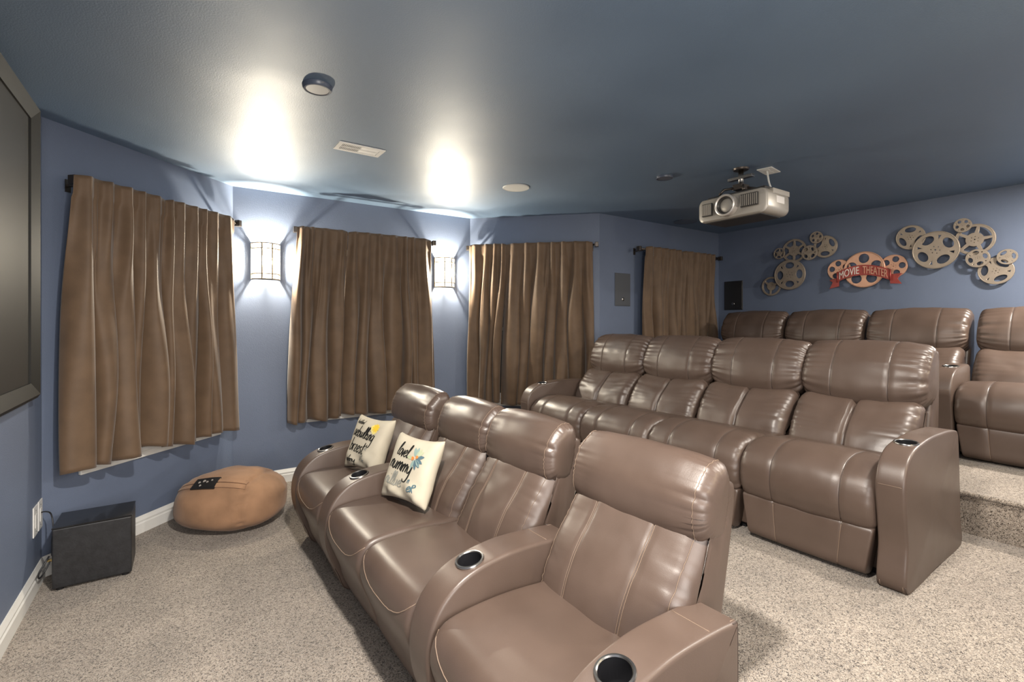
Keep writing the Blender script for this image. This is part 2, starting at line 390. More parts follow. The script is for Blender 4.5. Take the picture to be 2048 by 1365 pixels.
def curtain(p0, p1, s0, s1, b0, b1, zt, zb, npl, seed, label, off=.118, hemtilt=0.0, lift=0.0):
    d = Vector((p1[0]-p0[0],p1[1]-p0[1],0)); d.normalize()
    rnd = random.Random(seed); ph = [rnd.uniform(0,6.28) for _ in range(12)]
    ns, nt = int(34*npl), 64
    jit = [rnd.uniform(.65,1.45) for _ in range(npl)]; tot = sum(jit); acc=[0]
    for j in jit: acc.append(acc[-1]+j/tot)
    depth = [rnd.uniform(.55,1.25) for _ in range(npl+1)]
    lean = [rnd.uniform(-.5,.5) for _ in range(npl)]
    def sm(x): x=max(0,min(1,x)); return x*x*(3-2*x)
    vs=[]; fs=[]
    for k in range(nt+1):
        t = k/nt
        for i in range(ns+1):
            s = i/ns
            # pleats: uneven spacing, drifting sideways on the way down
            sw = s + .018*math.sin(6.28*s*1.3+ph[0])*t + .012*math.sin(6.28*(s*2.7+t*.6)+ph[1])*t
            sw = max(0,min(1,sw)); j = 0
            while j < npl-1 and acc[j+1] < sw: j += 1
            f = (sw-acc[j])/(acc[j+1]-acc[j])
            sh = 0.5-0.5*math.cos(2*PI*f)
            wide = depth[j]*(1-f)+depth[j+1]*f
            # tight tucks at the rod open into wide rounded folds lower down
            j2 = math.sin(PI*(sw*npl*1.0)+ph[7])
            tuck = sh**3
            amp = .036+.050*sm(t*1.3)
            k_ = sm(t*2.0)
            dj = .62+.55*math.sin(2.6*t+ph[4]+j*2.1)**2
            crest = max(0.0, math.sin(PI*f))**.9
            y = amp*wide*((1-k_)*tuck*1.1+k_*crest*dj*1.15) - .036*k_ + .020*sm((t-.1)*1.6)*j2
            y += .007*sm(t*2.5)*math.sin(6.28*(s*npl*1.37-t*.5)+ph[3])*(1-.5*t)
            pw = (acc[j+1]-acc[j])*(b1-b0)
            # creases running down slantwise from the hanging points
            for q in range(3):
                c0 = (.12+.36*q+.08*math.sin(ph[8+q])); dd = s-c0-(.10+.05*math.sin(ph[9]+q))*t*(1 if q!=1 else -1)
                y += .016*math.exp(-(dd/.022)**2)*math.exp(-((t-.25)/.20)**2)
            y += .004
            # rod pocket: cloth wraps over the rod
            edge_ = min(s,1-s); e0 = s0+(s1-s0)*s; e1 = b0+(b1-b0)*s
            lat = e0+(e1-e0)*sm(t**.75)
            lat -= (.10+.62*sm(t*1.6))*pw*math.sin(2*PI*f)/(2*PI)*min(1.15,wide)
            lat += .010*sm(t*2)*math.sin(7*t+ph[10]+s*9)*min(1,edge_*12)
            edge = min(s,1-s)
            z = zt+(zb-zt)*t
            z += (.010*math.sin(6.28*s*1.7+ph[6])+.006*math.sin(2*PI*f)+hemtilt*(s-.5))*t
            z -= .012*math.exp(-edge/.05)*math.exp(-t/.08)     # ends sag below the rod
            if t < .07: y = max(y,.004-.0)*.8 if False else (y*.7+.010)
            if s > .9 or s < .1: y -= .010*math.sin(PI*t)*(1-edge/.1)
            vs.append((lat, min(-off-.004-y+lift*t, -.056), z))
    for k in range(nt):
        for i in range(ns):
            a = k*(ns+1)+i; fs.append((a,a+1,a+ns+2,a+ns+1))
    me = bpy.data.meshes.new('curtain'); me.from_pydata(vs,[],fs)
    for p in me.polygons: p.use_smooth = True
    o = link('curtain', me, M['velvet'])
    o.location = (p0[0],p0[1],0); o.rotation_euler = (0,0,math.atan2(d.y,d.x))
    md = o.modifiers.new('thickness','SOLIDIFY'); md.thickness = .0035
    return tag(o, label, 'curtain', 'brown velvet curtains')
W1=((V0,U4),(V12,U2)); W2=((V12,U2),(V23,U2)); W3=((V23,U2),(V34,U4)); W4=((V34,U4),(VB,U4))
ZR = 2.122
curtain_rod(*W1,.075,1.262,ZR,'bronze curtain rod with square finials on the angled wall beside the screen')
curtain(*W1,.055,.60,.02,.60,ZR+.03,.555,5,3,'brown velvet curtain panel nearest the projection screen, left of its window',hemtilt=.03)
curtain(*W1,.603,1.195,.603,1.245,ZR+.03,.53,6,11,'brown velvet curtain panel above the bean bag, beside the left wall light')
curtain_rod(*W2,.445,1.70,ZR,'bronze curtain rod between the two lit wall lights')
curtain(*W2,.455,.868,.385,.815,ZR+.03,.515,4,23,'brown velvet curtain panel just right of the left wall light')
curtain(*W2,.872,1.66,.820,1.715,ZR+.03,.53,7,31,'brown velvet curtain panel just left of the right wall light')
curtain_rod(*W3,.012,1.315,ZR-.012,'bronze curtain rod on the wall right of the right wall light')
curtain(*W3,.03,.42,.0,.34,ZR+.02,.53,4,41,'narrow brown velvet curtain panel just right of the right wall light')
curtain(*W3,.42,1.275,.345,1.285,ZR+.02,.52,7,53,'wide brown velvet curtain panel behind the middle row left armrest')
curtain_rod(*W4,.455,1.885,ZR-.01,'bronze curtain rod in the back corner between two wall speakers')
curtain(*W4,.53,1.13,.52,1.12,ZR+.02,.72,5,61,'brown velvet curtain panel right of the grey wall speaker')
curtain(*W4,1.134,1.75,1.124,1.71,ZR+.02,.72,6,71,'brown velvet curtain panel nearest the back wall corner')

# ------------------------------------------------------------------ projection screen
t = thing('projection_screen','large black framed projection screen on the left wall','screen',(V0,0,0))
sx = .048; ya, yb, za, zb = .66, 3.245, .985, 2.395; fw = .078
def frame_bar(name, q):   # q: four (y,z) corners outer,outer,inner,inner
    bm = bmesh.new()
    dep = (.030,.030,sx,sx)
    back = [bm.verts.new((.001,y,z)) for y,z in q]
    outer = [bm.verts.new((.034,q[0][0],q[0][1])), bm.verts.new((.034,q[1][0],q[1][1]))]
    cy = [(q[0][0]*.75+q[3][0]*.25, q[0][1]*.75+q[3][1]*.25),(q[1][0]*.75+q[2][0]*.25, q[1][1]*.75+q[2][1]*.25)]
    ridge = [bm.verts.new((sx,cy[0][0],cy[0][1])), bm.verts.new((sx,cy[1][0],cy[1][1]))]
    inner = [bm.verts.new((.026,q[2][0],q[2][1])), bm.verts.new((.026,q[3][0],q[3][1]))]
    L = [back[0],outer[0],ridge[0],inner[1],back[3]]; R = [back[1],outer[1],ridge[1],inner[0],back[2]]
    bm.faces.new(L); bm.faces.new(R)
    for i in range(5): bm.faces.new((L[i],L[(i+1)%5],R[(i+1)%5],R[i]))
    bm_obj(name,bm,M['frame'],t)
frame_bar('frame_bar',[(ya,zb),(yb,zb),(yb-fw,zb-fw),(ya+fw,zb-fw)]); frame_bar('frame_bar',[(ya,za),(yb,za),(yb-fw,za+fw),(ya+fw,za+fw)])
frame_bar('frame_bar',[(yb,za),(yb,zb),(yb-fw,zb-fw),(yb-fw,za+fw)]); frame_bar('frame_bar',[(ya,za),(ya,zb),(ya+fw,zb-fw),(ya+fw,za+fw)])
box('screen_surface',(.004,ya+fw,za+fw),(.018,yb-fw,zb-fw),M['screen'],t)

# ------------------------------------------------------------------ recliners
LE = M['leather']
def cup_holder(parent, x, z, tilt, R=.05):
    T = Matrix.Translation((x,0,z)) @ Matrix.Rotation(tilt,4,'Y')
    h = lathe('cup_holder',[(R*.80,-.004),(R*.80,.002),(R*.86,.005),(R*.96,.0045),(R,.001),(R,-.003),(R*.80,-.004)],M['chrome'],parent,36,T)
    lathe('cup_liner',[(R*.795,.002),(R*.79,-.055),(R*.70,-.062),(0,-.062),],M['black'],h,28,T)
    return h
def cut_hole(me, x, z, tilt, R):
    T = Matrix.Translation((x,0,z)) @ Matrix.Rotation(tilt,4,'Y')
    bm = bmesh.new(); add_lathe(bm,[(0,-.066),(R*.81,-.066),(R*.81,.05),(0,.05)],28,T); bmesh.ops.recalc_face_normals(bm,faces=bm.faces[:])
    cme = bpy.data.meshes.new('cut'); bm.to_mesh(cme); bm.free()
    a = bpy.data.objects.new('cut_a',me); b = bpy.data.objects.new('cut_b',cme); COL.objects.link(a); COL.objects.link(b)
    md = a.modifiers.new('b','BOOLEAN'); md.operation='DIFFERENCE'; md.object=b; md.solver='EXACT'
    bpy.context.view_layer.update(); dg = bpy.context.evaluated_depsgraph_get()
    out = bpy.data.meshes.new_from_object(a.evaluated_get(dg)); out.name = me.name
    bpy.data.objects.remove(a); bpy.data.objects.remove(b)
    auto_smooth(out, 45)
    return out
class Arm:
    def __init__(s, prof, w, cup, piping, cross):
        s.w = w; s.pf = Puff(prof,-w/2,w/2,r=.012,n=110,ny=8)
        s.cup = cup
        s.me = cut_hole(s.pf.mesh('armrest'),*cup)
        s.me.materials.clear(); s.me.materials.append(LE)
        i0=s.pf.near(*piping[0]); i1=s.pf.near(*piping[1])
        if ((i1-i0)%s.pf.n) > s.pf.n*.62: i0,i1=i1,i0
        s.pipe = seam_mesh('piping',[s.pf.line(sg*(w/2-.004),i0,i1,.0012) for sg in (-1,1)],.0022,M['piping'])
        s.st = seam_mesh('stitching',[s.pf.line(sg*(w/2-.013),i0,i1,.0002) for sg in (-1,1)]+[[s.pf.pt(s.pf.near(*c),-w/2+.012+(w-.024)*k/8,.0003) for k in range(9)] for c in cross],.0011,M['thread'])
    def place(s, parent, y):
        o = link('armrest', s.me, None, parent, True); o.location = (0,y,0)
        auto = s.me
        [link('piping', m_, None, o) for m_ in s.pipe]; [link('stitching', m_, None, o) for m_ in s.st]
        cup_holder(o, *s.cup[:3], R=s.cup[3])
        return o
def seam_mesh(name, lines, rad, mt):
    out=[]
    for l in lines:
        bm = bmesh.new(); add_tube(bm,l,rad,4)
        bmesh.ops.recalc_face_normals(bm,faces=bm.faces[:]); me = bpy.data.meshes.new(name); bm.to_mesh(me); bm.free(); me.materials.append(mt)
        for p in me.polygons: p.use_smooth=True
        out.append(me)
    return out
def rng(pf, a, b):
    i0=pf.near(*a); i1=pf.near(*b)
    if ((i1-i0)%pf.n) > ((i0-i1)%pf.n): i0,i1=i1,i0
    return i0,i1
# ---- front row pattern
class FrontSeat:
    def __init__(s, ws, wb, seed):
        s.parts=[]
        sag = lambda x,y,z: (x,y,z-.010*math.exp(-((x-.30)/.2)**2)*math.exp(-(y/.16)**2)*(1 if z>.38 else 0))
        seat = Puff([(.115,.045),(.055,.18),(.008,.30),(.0,.36),(.022,.415),(.08,.448),(.25,.458),(.42,.445),(.56,.42),(.56,.20),(.56,.045),(.30,.04)],-ws/2+.002,ws/2-.002,r=.028,crown=.006,seed=seed,deform=sag,n=90,ny=16,power=2.2)
        me = seat.mesh('seat_cushion')
        # curved seam over the front edge
        L=[]
        for k in range(33):
            t=-1+2*k/32; y=t*(ws/2-.012); zz=.345+.075*abs(t)**3
            xx=.0 if zz<.40 else .012
            i=min(range(seat.n),key=lambda i:(seat.P[i][1]-zz)**2+(0 if seat.P[i][0]<.05 else 9))
            i2=i+ (0 if True else 0)
            # interpolate between outline points for a smooth line
            best=None
            for q in range(-8,9):
                f=i+q/8; p=seat.pt(f,y); 
                if best is None or abs(p[2]-zz)<best[0]: best=(abs(p[2]-zz),f)
            L.append(seat.pt(best[1],y,.0006))
        s.parts.append(('seat_cushion',me,[('stitching',seam_mesh('stitching',[L],.0019,M['thread']))]))
        back = Puff([(.435,.395),(.445,.46),(.50,.565),(.580,.675),(.645,.755),(.70,.74),(.66,.60),(.60,.45),(.56,.36),(.49,.35)],-wb/2+.006,wb/2-.006,r=.055,crown=.026,lump=.006,seams=(-.105*wb/.5,.105*wb/.5,),groove=.005,gw=.005,wr=.012,wl=.05,wf=13,seed=seed+1,n=84,ny=18)
        i0,i1=rng(back,(.45,.42),(.62,.72))
        ls=[back.line(sy+dy,i0,i1,.0008) for sy in (-.105*wb/.5,.105*wb/.5) for dy in (-.004,.004)]
        ls.append(back.line(wb/2-.038,i0,i1,.0008)); ls.append(back.line(-wb/2+.038,i0,i1,.0008))
        s.parts.append(('backrest',back.mesh('backrest'),[('stitching',seam_mesh('stitching',ls,.0012,M['thread']))]))
        droop=lambda x,y,z:(x,y,z-.034*max(0,1-(y/(wb/2))**2)*max(0,min(1,(.82-z)/.12)))
        head = Puff([(.606,.738),(.596,.782),(.610,.845),(.648,.902),(.700,.930),(.748,.920),(.772,.87),(.764,.79),(.735,.71),(.69,.69),(.64,.70)],-wb/2,wb/2,r=.042,crown=.014,lump=.004,wr=.014,wl=.055,wf=13,seed=seed+2,deform=droop,n=84,ny=16)
        i0,i1=rng(head,(.61,.70),(.74,.94))
        ls=[head.line(sg*(wb/2-.034),i0,i1,.0008) for sg in (-1,1)]
        s.parts.append(('headrest',head.mesh('headrest'),[('stitching',seam_mesh('stitching',ls,.0012,M['thread']))]))
        shell = Puff([(.52,.06),(.515,.38),(.575,.56),(.65,.74),(.71,.865),(.785,.85),(.765,.70),(.72,.50),(.68,.30),(.67,.06)],-wb/2+.004,wb/2-.004,r=.02,seed=seed,n=60,ny=8)
        s.parts.append(('back_shell',shell.mesh('back_shell'),[]))
        bm=bmesh.new(); add_box(bm,(.16,-ws/2+.01,0),(.60,ws/2-.01,.06)); me=bpy.data.meshes.new('base'); bmesh.ops.recalc_face_normals(bm,faces=bm.faces[:]); bm.to_mesh(me); bm.free(); me.materials.append(M['black'])
        s.parts.append(('base',me,[]))
    def build(s, t, y=0):
        for nm,me,subs in s.parts:
            if not me.materials: me.materials.append(LE)
            o=link(nm,me,None,t); o.location=(0,y,0)
            for sn,ml in subs:
                for sm_ in ml: link(sn,sm_,None,o)
arm1 = Arm([(.125,.0),(.06,.10),(.012,.22),(.0,.33),(.022,.43),(.075,.50),(.16,.546),(.30,.570),(.45,.568),(.585,.555),(.598,.535),(.60,.30),(.60,.0),(.36,.0)],.135,(.19,.5545,-.20,.050),((.05,.12),(.585,.555)),((.47,.568),))
TH1=math.radians(1.8)
def row1(u): return (.602-.0314*(u-1.48), u, 0)
fs_a=FrontSeat(.488,.490,5); fs_b=FrontSeat(.505,.565,9)
def front_recliner(u, model, arms, label):
    t=thing('recliner',label,'recliner',row1(u),TH1,'front row recliners'); model.build(t)
    for y in arms: arm1.place(t,y)
    return t
front_recliner(2.860,fs_b,(-.3215,.3215),'brown leather front row recliner nearest the bean bag, holding the sun pillow')
front_recliner(2.226,fs_a,(),'brown leather front row recliner under the leaf pillow')
front_recliner(1.733,fs_a,(),'brown leather front row recliner with empty seat, second nearest the camera')
front_recliner(1.098,fs_b,(-.3215,.3215),'brown leather front row recliner closest to the camera, two cup holders')

# ---- platform row pattern
class RearSeat:
    def __init__(s, ws, wb, seed, two=True):
        s.parts=[]
        trap=lambda x,y,z:(x,y*(1-.11*max(0,min(1,(.23-z)/.20))),z)
        fp = Puff([(.012,.03),(.0,.11),(.002,.205),(.02,.232),(.10,.237),(.10,.03)],-ws/2+.01,ws/2-.01,r=.012,deform=trap,n=56,ny=14,crown=.004,seams=(-.17*ws/.6,.13*ws/.6),groove=.003,gw=.004)
        i0,i1=rng(fp,(.012,.03),(.0,.21)); 
        s.parts.append(('footrest_panel',fp.mesh('footrest_panel'),[('stitching',seam_mesh('stitching',[fp.line(y,i0,i1,.0008) for y in (-.17*ws/.6,.13*ws/.6)],.0016,M['thread']))]))
        roll = Puff([(.03,.222),(-.012,.27),(-.022,.345),(.0,.42),(.055,.470),(.13,.492),(.22,.495),(.30,.480),(.36,.44),(.34,.32),(.20,.235)],-ws/2+.001,ws/2-.001,r=.035,crown=.012,lump=.003,seams=(-.17*ws/.6,.13*ws/.6),groove=.0035,gw=.0035,wr=.014,wl=.024,wf=26,seed=seed,n=90,ny=16)
        i0,i1=rng(roll,(.0,.245),(.30,.48))
        s.parts.append(('seat_cushion',roll.mesh('seat_cushion'),[('stitching',seam_mesh('stitching',[roll.line(y,i0,i1,.0) for y in (-.17*ws/.6,.13*ws/.6)],.0022,M['piping']))]))
        deck = Puff([(.20,.25),(.18,.42),(.24,.462),(.36,.472),(.56,.455),(.66,.44),(.66,.10),(.22,.10)],-ws/2+.003,ws/2-.003,r=.03,n=60,ny=10)
        s.parts.append(('seat_deck',deck.mesh('seat_deck'),[]))
        arc=lambda x,y,z:(x+.0,y,z-.045*max(0,1-(y/(wb/2))**2)*max(0,min(1,(z-.52)/.15)))
        lb = Puff([(0.465,.43),(0.475,.50),(0.530,.60),(0.610,.69),(0.680,.715),(0.740,.68),(0.740,.50),(0.700,.40),(0.560,.39)],-wb/2+.012,wb/2-.012,r=.06,crown=.018,lump=.006,seams=(0.0,),groove=.030,gw=.012,wr=.013,wl=.08,wf=11,seed=seed+1,deform=arc,n=84,ny=22)
        s.parts.append(('backrest',lb.mesh('backrest'),[]))
        droop=lambda x,y,z:(x,y,z-.050*max(0,1-(y/(wb/2))**2)*max(0,min(1,(.85-z)/.16))+.012*(abs(y)/(wb/2))**4*max(0,min(1,(.85-z)/.16)))
        hd = Puff([(0.685,.705),(0.660,.765),(0.685,.86),(0.740,.945),(0.805,.990),(0.860,.983),(0.895,.92),(0.895,.80),(0.860,.70),(0.790,.665),(0.720,.675)],-wb/2+.002,wb/2-.002,r=.042,crown=.016,lump=.006,seams=(-.14*wb/.6,.13*wb/.6),groove=.003,gw=.0035,wr=.022,wl=.075,wf=9,seed=seed+2,deform=droop,n=90,ny=18)
        i0,i1=rng(hd,(.67,.73),(.85,.99))
        s.parts.append(('headrest',hd.mesh('headrest'),[('stitching',seam_mesh('stitching',[hd.line(y,i0,i1,.0) for y in (-.14*wb/.6,.13*wb/.6)],.0020,M['piping']))]))
        sh = Puff([(0.705,.03),(0.715,.40),(0.775,.65),(0.825,.85),(0.865,.955),(0.910,.93),(0.905,.70),(0.880,.40),(0.845,.03)],-wb/2+.006,wb/2-.006,r=.025,n=60,ny=8)
        s.parts.append(('back_shell',sh.mesh('back_shell'),[]))
        bm=bmesh.new(); add_box(bm,(.10,-ws/2+.006,.03),(.62,ws/2-.006,.24),.006); me=bpy.data.meshes.new('base'); bmesh.ops.recalc_face_normals(bm,faces=bm.faces[:]); bm.to_mesh(me); bm.free()
        s.parts.append(('base',me,[]))
        bm=bmesh.new(); add_box(bm,(.12,-ws/2+.03,0),(.70,ws/2-.03,.035)); me=bpy.data.meshes.new('plinth'); bmesh.ops.recalc_face_normals(bm,faces=bm.faces[:]); bm.to_mesh(me); bm.free(); me.materials.append(M['black'])
        s.parts.append(('plinth',me,[]))
    build = FrontSeat.build
arm2 = Arm([(.018,.0),(.008,.20),(-.022,.40),(-.018,.47),(.02,.535),(.09,.575),(.19,.592),(.34,.602),(.55,.598),(.69,.585),(.735,.555),(.755,.40),(.775,.15),(.78,.0),(.40,.0)],.105,(.175,.589,-.09,.046),((.008,.05),(.735,.555)),((-.022,.44),))
TH2=math.radians(1.2)
def row2(u): return (2.418-.021*(u-.8), u-.012, Z1)
rs=RearSeat(.60,.605,21); rs_b=RearSeat(.60,.605,37)
row2_lab=['brown leather middle row recliner next to the curtains, with left armrest','brown leather middle row recliner, second from the curtains','brown leather middle row recliner, third from the curtains','brown leather middle row recliner at the aisle end with gold lit armrest']
for k,(u,mdl,arms) in enumerate(((2.94,rs,(.3535,)),(2.34,rs_b,()),(1.74,rs,()),(1.14,rs_b,(-.3535,)))):
    t=thing('recliner',row2_lab[k],'recliner',row2(u),TH2,'middle row recliners'); mdl.build(t)
    for y in arms: arm2.place(t,y)
arm3 = Arm([(.018,.0),(.008,.20),(-.022,.40),(-.018,.47),(.02,.535),(.09,.575),(.19,.592),(.30,.602),(.36,.598),(.385,.585),(.395,.555),(.395,.40),(.395,.15),(.395,.0),(.20,.0)],.105,(.175,.589,-.09,.046),((.008,.05),(.385,.585)),((-.022,.44),))
rs3=RearSeat(.575,.655,51)
row3_lab=['brown leather back row recliner in the corner below the black wall speaker','brown leather back row recliner below the left film reels','brown leather back row recliner below the red banner sign','brown leather back row recliner at the right edge of the view']
for k,u in enumerate((2.77,2.09,1.41,.712)):
    t=thing('recliner',row3_lab[k],'recliner',(4.16,u,Z2),0,'back row recliners'); rs3.build(t)
    arm3.place(t,.3405 if k!=3 else .343)
    if k==3: arm3.place(t,-.343)

# ------------------------------------------------------------------ lettering strokes
G={'a':([[(.72,.78),(.48,1),(.15,.7),(.1,.25),(.33,0),(.62,.3),(.76,.95),(.74,.3),(.92,.05)]],.92),
'e':([[(.08,.4),(.5,.55),(.64,.85),(.45,1),(.15,.7),(.1,.25),(.4,0),(.78,.3)]],.78),
'b':([[(.3,1.9),(.14,.9),(.12,.1),(.42,0),(.72,.4),(.58,.9),(.3,.85),(.15,.5)]],.85),
'w':([[(.05,.95),(.1,.2),(.3,0),(.5,.4),(.55,.9),(.56,.3),(.75,0),(.98,.4),(1.02,1)]],1.1),
'l':([[(.08,.3),(.4,1.2),(.46,1.8),(.3,1.95),(.17,1),(.15,.2),(.33,0),(.5,.15)]],.5),
'k':([[(.08,.3),(.5,1.4),(.52,1.95),(.32,1.95),(.17,1),(.1,0)],[(.13,.4),(.45,.95),(.62,.75),(.2,.45),(.5,.08),(.75,.1)]],.75),
'i':([[(.1,.9),(.08,.2),(.22,0),(.42,.2)],[(.16,1.35),(.18,1.45)]],.45),
'n':([[(.05,.95),(.07,0),(.12,.5),(.4,1),(.58,.8),(.57,.1),(.78,.1)]],.78),
'g':([[(.7,.8),(.45,1),(.12,.7),(.12,.25),(.4,.05),(.7,.5),(.76,.95),(.72,-.4),(.5,-.95),(.1,-.95),(0,-.6)]],.9),
'r':([[(.05,.95),(.08,0),(.14,.6),(.35,1),(.6,.85)]],.6),
'z':([[(.08,.9),(.6,.95),(.08,.05),(.68,.1)]],.72),
's':([[(.58,.85),(.35,1),(.15,.78),(.5,.35),(.35,0),(.05,.12)]],.65),
't':([[(.32,1.7),(.2,.6),(.22,.1),(.45,0),(.6,.2)],[(-.02,1.05),(.65,1.3)]],.6),
'y':([[(.05,.95),(.1,.35),(.35,.1),(.65,.5),(.72,.98),(.68,-.4),(.45,-.95),(.05,-.95),(-.1,-.65)]],.85),
'm':([[(.05,.95),(.07,0),(.12,.5),(.35,1),(.48,.8),(.48,0),(.54,.5),(.8,1),(.95,.8),(.94,.1),(1.1,.1)]],1.12),
'u':([[(.05,.95),(.08,.2),(.3,0),(.55,.35),(.6,.95),(.6,.2),(.8,.05)]],.8),
'o':([[(.45,1),(.15,.8),(.1,.3),(.35,0),(.62,.3),(.6,.8),(.4,1),(.6,.85)]],.72),
'v':([[(.05,.95),(.25,0),(.35,.05),(.55,.95)]],.62),
'c':([[(.6,.8),(.4,1),(.13,.7),(.12,.25),(.38,0),(.66,.22)]],.7),
'R':([[(.1,0),(.12,.7),(.15,1.4)],[(.02,1.3),(.5,1.45),(.6,1.1),(.15,.75),(.6,.05)]],.8),
'd':([[(.6,.8),(.4,1),(.12,.7),(.12,.25),(.36,0),(.62,.4),(.78,1.9),(.7,.2),(.88,.05)]],.88),
'h':([[(.25,1.9),(.12,.9),(.08,0),(.14,.5),(.4,1),(.58,.75),(.56,.1),(.76,.1)]],.78)}
def ribbon(bm, pts, wid, mp):
    L=[];R=[]
    n=len(pts)
    for i,p in enumerate(pts):
        a=pts[max(i-1,0)]; b=pts[min(i+1,n-1)]; dx,dy=b[0]-a[0],b[1]-a[1]; l=math.hypot(dx,dy) or 1
        # a pen with a broad nib: thick on the down strokes
        ww=wid*(.55+.6*abs(dy)/l)*(.6+.4*min(1,min(i,n-1-i)/2.5))
        L.append(bm.verts.new(mp(p[0]-dy/l*ww,p[1]+dx/l*ww))); R.append(bm.verts.new(mp(p[0]+dy/l*ww,p[1]-dx/l*ww)))
    for i in range(n-1): bm.faces.new((L[i],R[i],R[i+1],L[i+1]))
def write(bm, text, x, y, h, mp, wid=.09, slant=.28, xs=1.0, rise=0.0):
    cx=x
    for ch in text:
        if ch==' ': cx+=.6*h*xs; continue
        st,adv=G[ch]
        for poly in st:
            P=crom([(cx+(px+slant*py)*h*xs, y+py*h+rise*(cx-x)) for px,py in poly], max(4,len(poly)*5), False)
            ribbon(bm,P,wid*h,mp)
        cx+=adv*h*xs
# ------------------------------------------------------------------ pillows
def pillow(name_label, BL, BR, TL, W, Hh, seed, T=.055):
    BL,BR,TL=Vector(BL),Vector(BR),Vector(TL)
    ex=(BR-BL).normalized(); ey=(TL-BL); ey=(ey-ex*ey.dot(ex)).normalized(); ez=ex.cross(ey)
    t=thing('throw_pillow',name_label,'pillow',(0,0,0),0,'cream printed throw pillows')
    c=BL+ex*W/2+ey*Hh/2
    t.matrix_world=Matrix((( ex.x,ey.x,ez.x,c.x),(ex.y,ey.y,ez.y,c.y),(ex.z,ey.z,ez.z,c.z),(0,0,0,1)))
    rnd=random.Random(seed); ph=[rnd.uniform(0,6.28) for _ in range(8)]
    def surf(s,q,side=1):
        x=s*W/2*(1-.10*(1-q*q)*abs(s)**2); y=q*Hh/2*(1-.11*(1-s*s)*abs(q)**2)
        h=T*((1-s**4)*(1-q**4))**.55
        k=max(0,min(1,(-.25-q)/.5))
        wk=.010*k*(math.sin(6*s+5*q+ph[0])+.6*math.sin(11*s-7*q+ph[1]))*(1-abs(s)**6)*(1-q**8)
        wk+=.003*math.sin(9*s*q+ph[2])*(1-s*s)
        return Vector((x,y,side*(h+.002)+wk))
    n=36; bm=bmesh.new(); g={}
    for sd in (1,-1):
        for i in range(n+1):
            for j in range(n+1):
                s=-1+2*i/n; q=-1+2*j/n
                if sd==-1 and (i in (0,n) or j in (0,n)): g[sd,i,j]=g[1,i,j]
                else: g[sd,i,j]=bm.verts.new(surf(s,q,sd))
        for i in range(n):
            for j in range(n): bm.faces.new((g[sd,i,j],g[sd,i+1,j],g[sd,i+1,j+1],g[sd,i,j+1]))
    bm_obj('cover',bm,M['canvas'],t,True)
    mp=lambda x,y: surf(max(-.97,min(.97,x)),max(-.97,min(.97,y)),1)+Vector((0,0,.0022))
    return t,mp
def leaf(bm, mp, x, y, ang, ln, wd):
    ca,sa=math.cos(ang),math.sin(ang); c=[]
    for k in range(7):
        f=k/6; w_=wd*math.sin(PI*f)**.8
        c.append(((x+ca*ln*f-sa*w_, y+sa*ln*f+ca*w_),(x+ca*ln*f+sa*w_, y+sa*ln*f-ca*w_)))
    A=[bm.verts.new(mp(*p[0])) for p in c]; B=[bm.verts.new(mp(*p[1])) for p in c]
    for k in range(6): bm.faces.new((A[k],B[k],B[k+1],A[k+1]))
def blob(bm, mp, x, y, r, seed=0, n=18):
    rnd=random.Random(seed); ph=rnd.uniform(0,6)
    c=bm.verts.new(mp(x,y)); R=[bm.verts.new(mp(x+r*(1+.12*math.sin(3*a+ph)+.08*math.sin(7*a))*math.cos(a), y+r*(1+.12*math.sin(3*a+ph))*math.sin(a))) for a in [2*PI*k/n for k in range(n)]]
    for k in range(n): bm.faces.new((c,R[k],R[(k+1)%n]))
# sun pillow
t,mp=pillow('cream pillow with a yellow sun above cursive black lettering',(.815,3.035,.468),(.925,2.715,.468),(.945,3.005,.745),.335,.325,4)
bm=bmesh.new(); write(bm,'hablend',-.70,.66,.10,mp,.10,xs=.85,rise=-.06); bm_obj('lettering',bm,M['ink'],t)
bm=bmesh.new(); write(bm,'aebwlking',-.68,.18,.23,mp,.09,xs=.74,rise=-.10); bm_obj('lettering',bm,M['ink'],t)
bm=bmesh.new(); write(bm,'brzest',-.66,-.36,.25,mp,.09,xs=.82,rise=-.10); bm_obj('lettering',bm,M['ink'],t)
bm=bmesh.new(); write(bm,'nekeny',-.72,-.80,.13,mp,.10,xs=.85,rise=-.04); bm_obj('lettering',bm,M['ink'],t)
bm=bmesh.new(); blob(bm,mp,.42,.56,.20,2); bm_obj('sun_print',bm,M['paleyellow'],t)
mp2=lambda x,y: mp(x,y)+Vector((0,0,.0012))
bm=bmesh.new()
for k in range(9): leaf(bm,mp2,.46,.59,k*2*PI/9+.3,.19,.035)
bm_obj('sun_rays',bm,M['yellowink'],t)
bm=bmesh.new()
for x,y in ((.30,-.22),(.22,-.50),(.30,-.66),(.10,-.62)): 
    for k in range(4): leaf(bm,mp,x,y,k*1.6+.4,.09,.02)
bm_obj('grass_print',bm,M['greyink'],t)
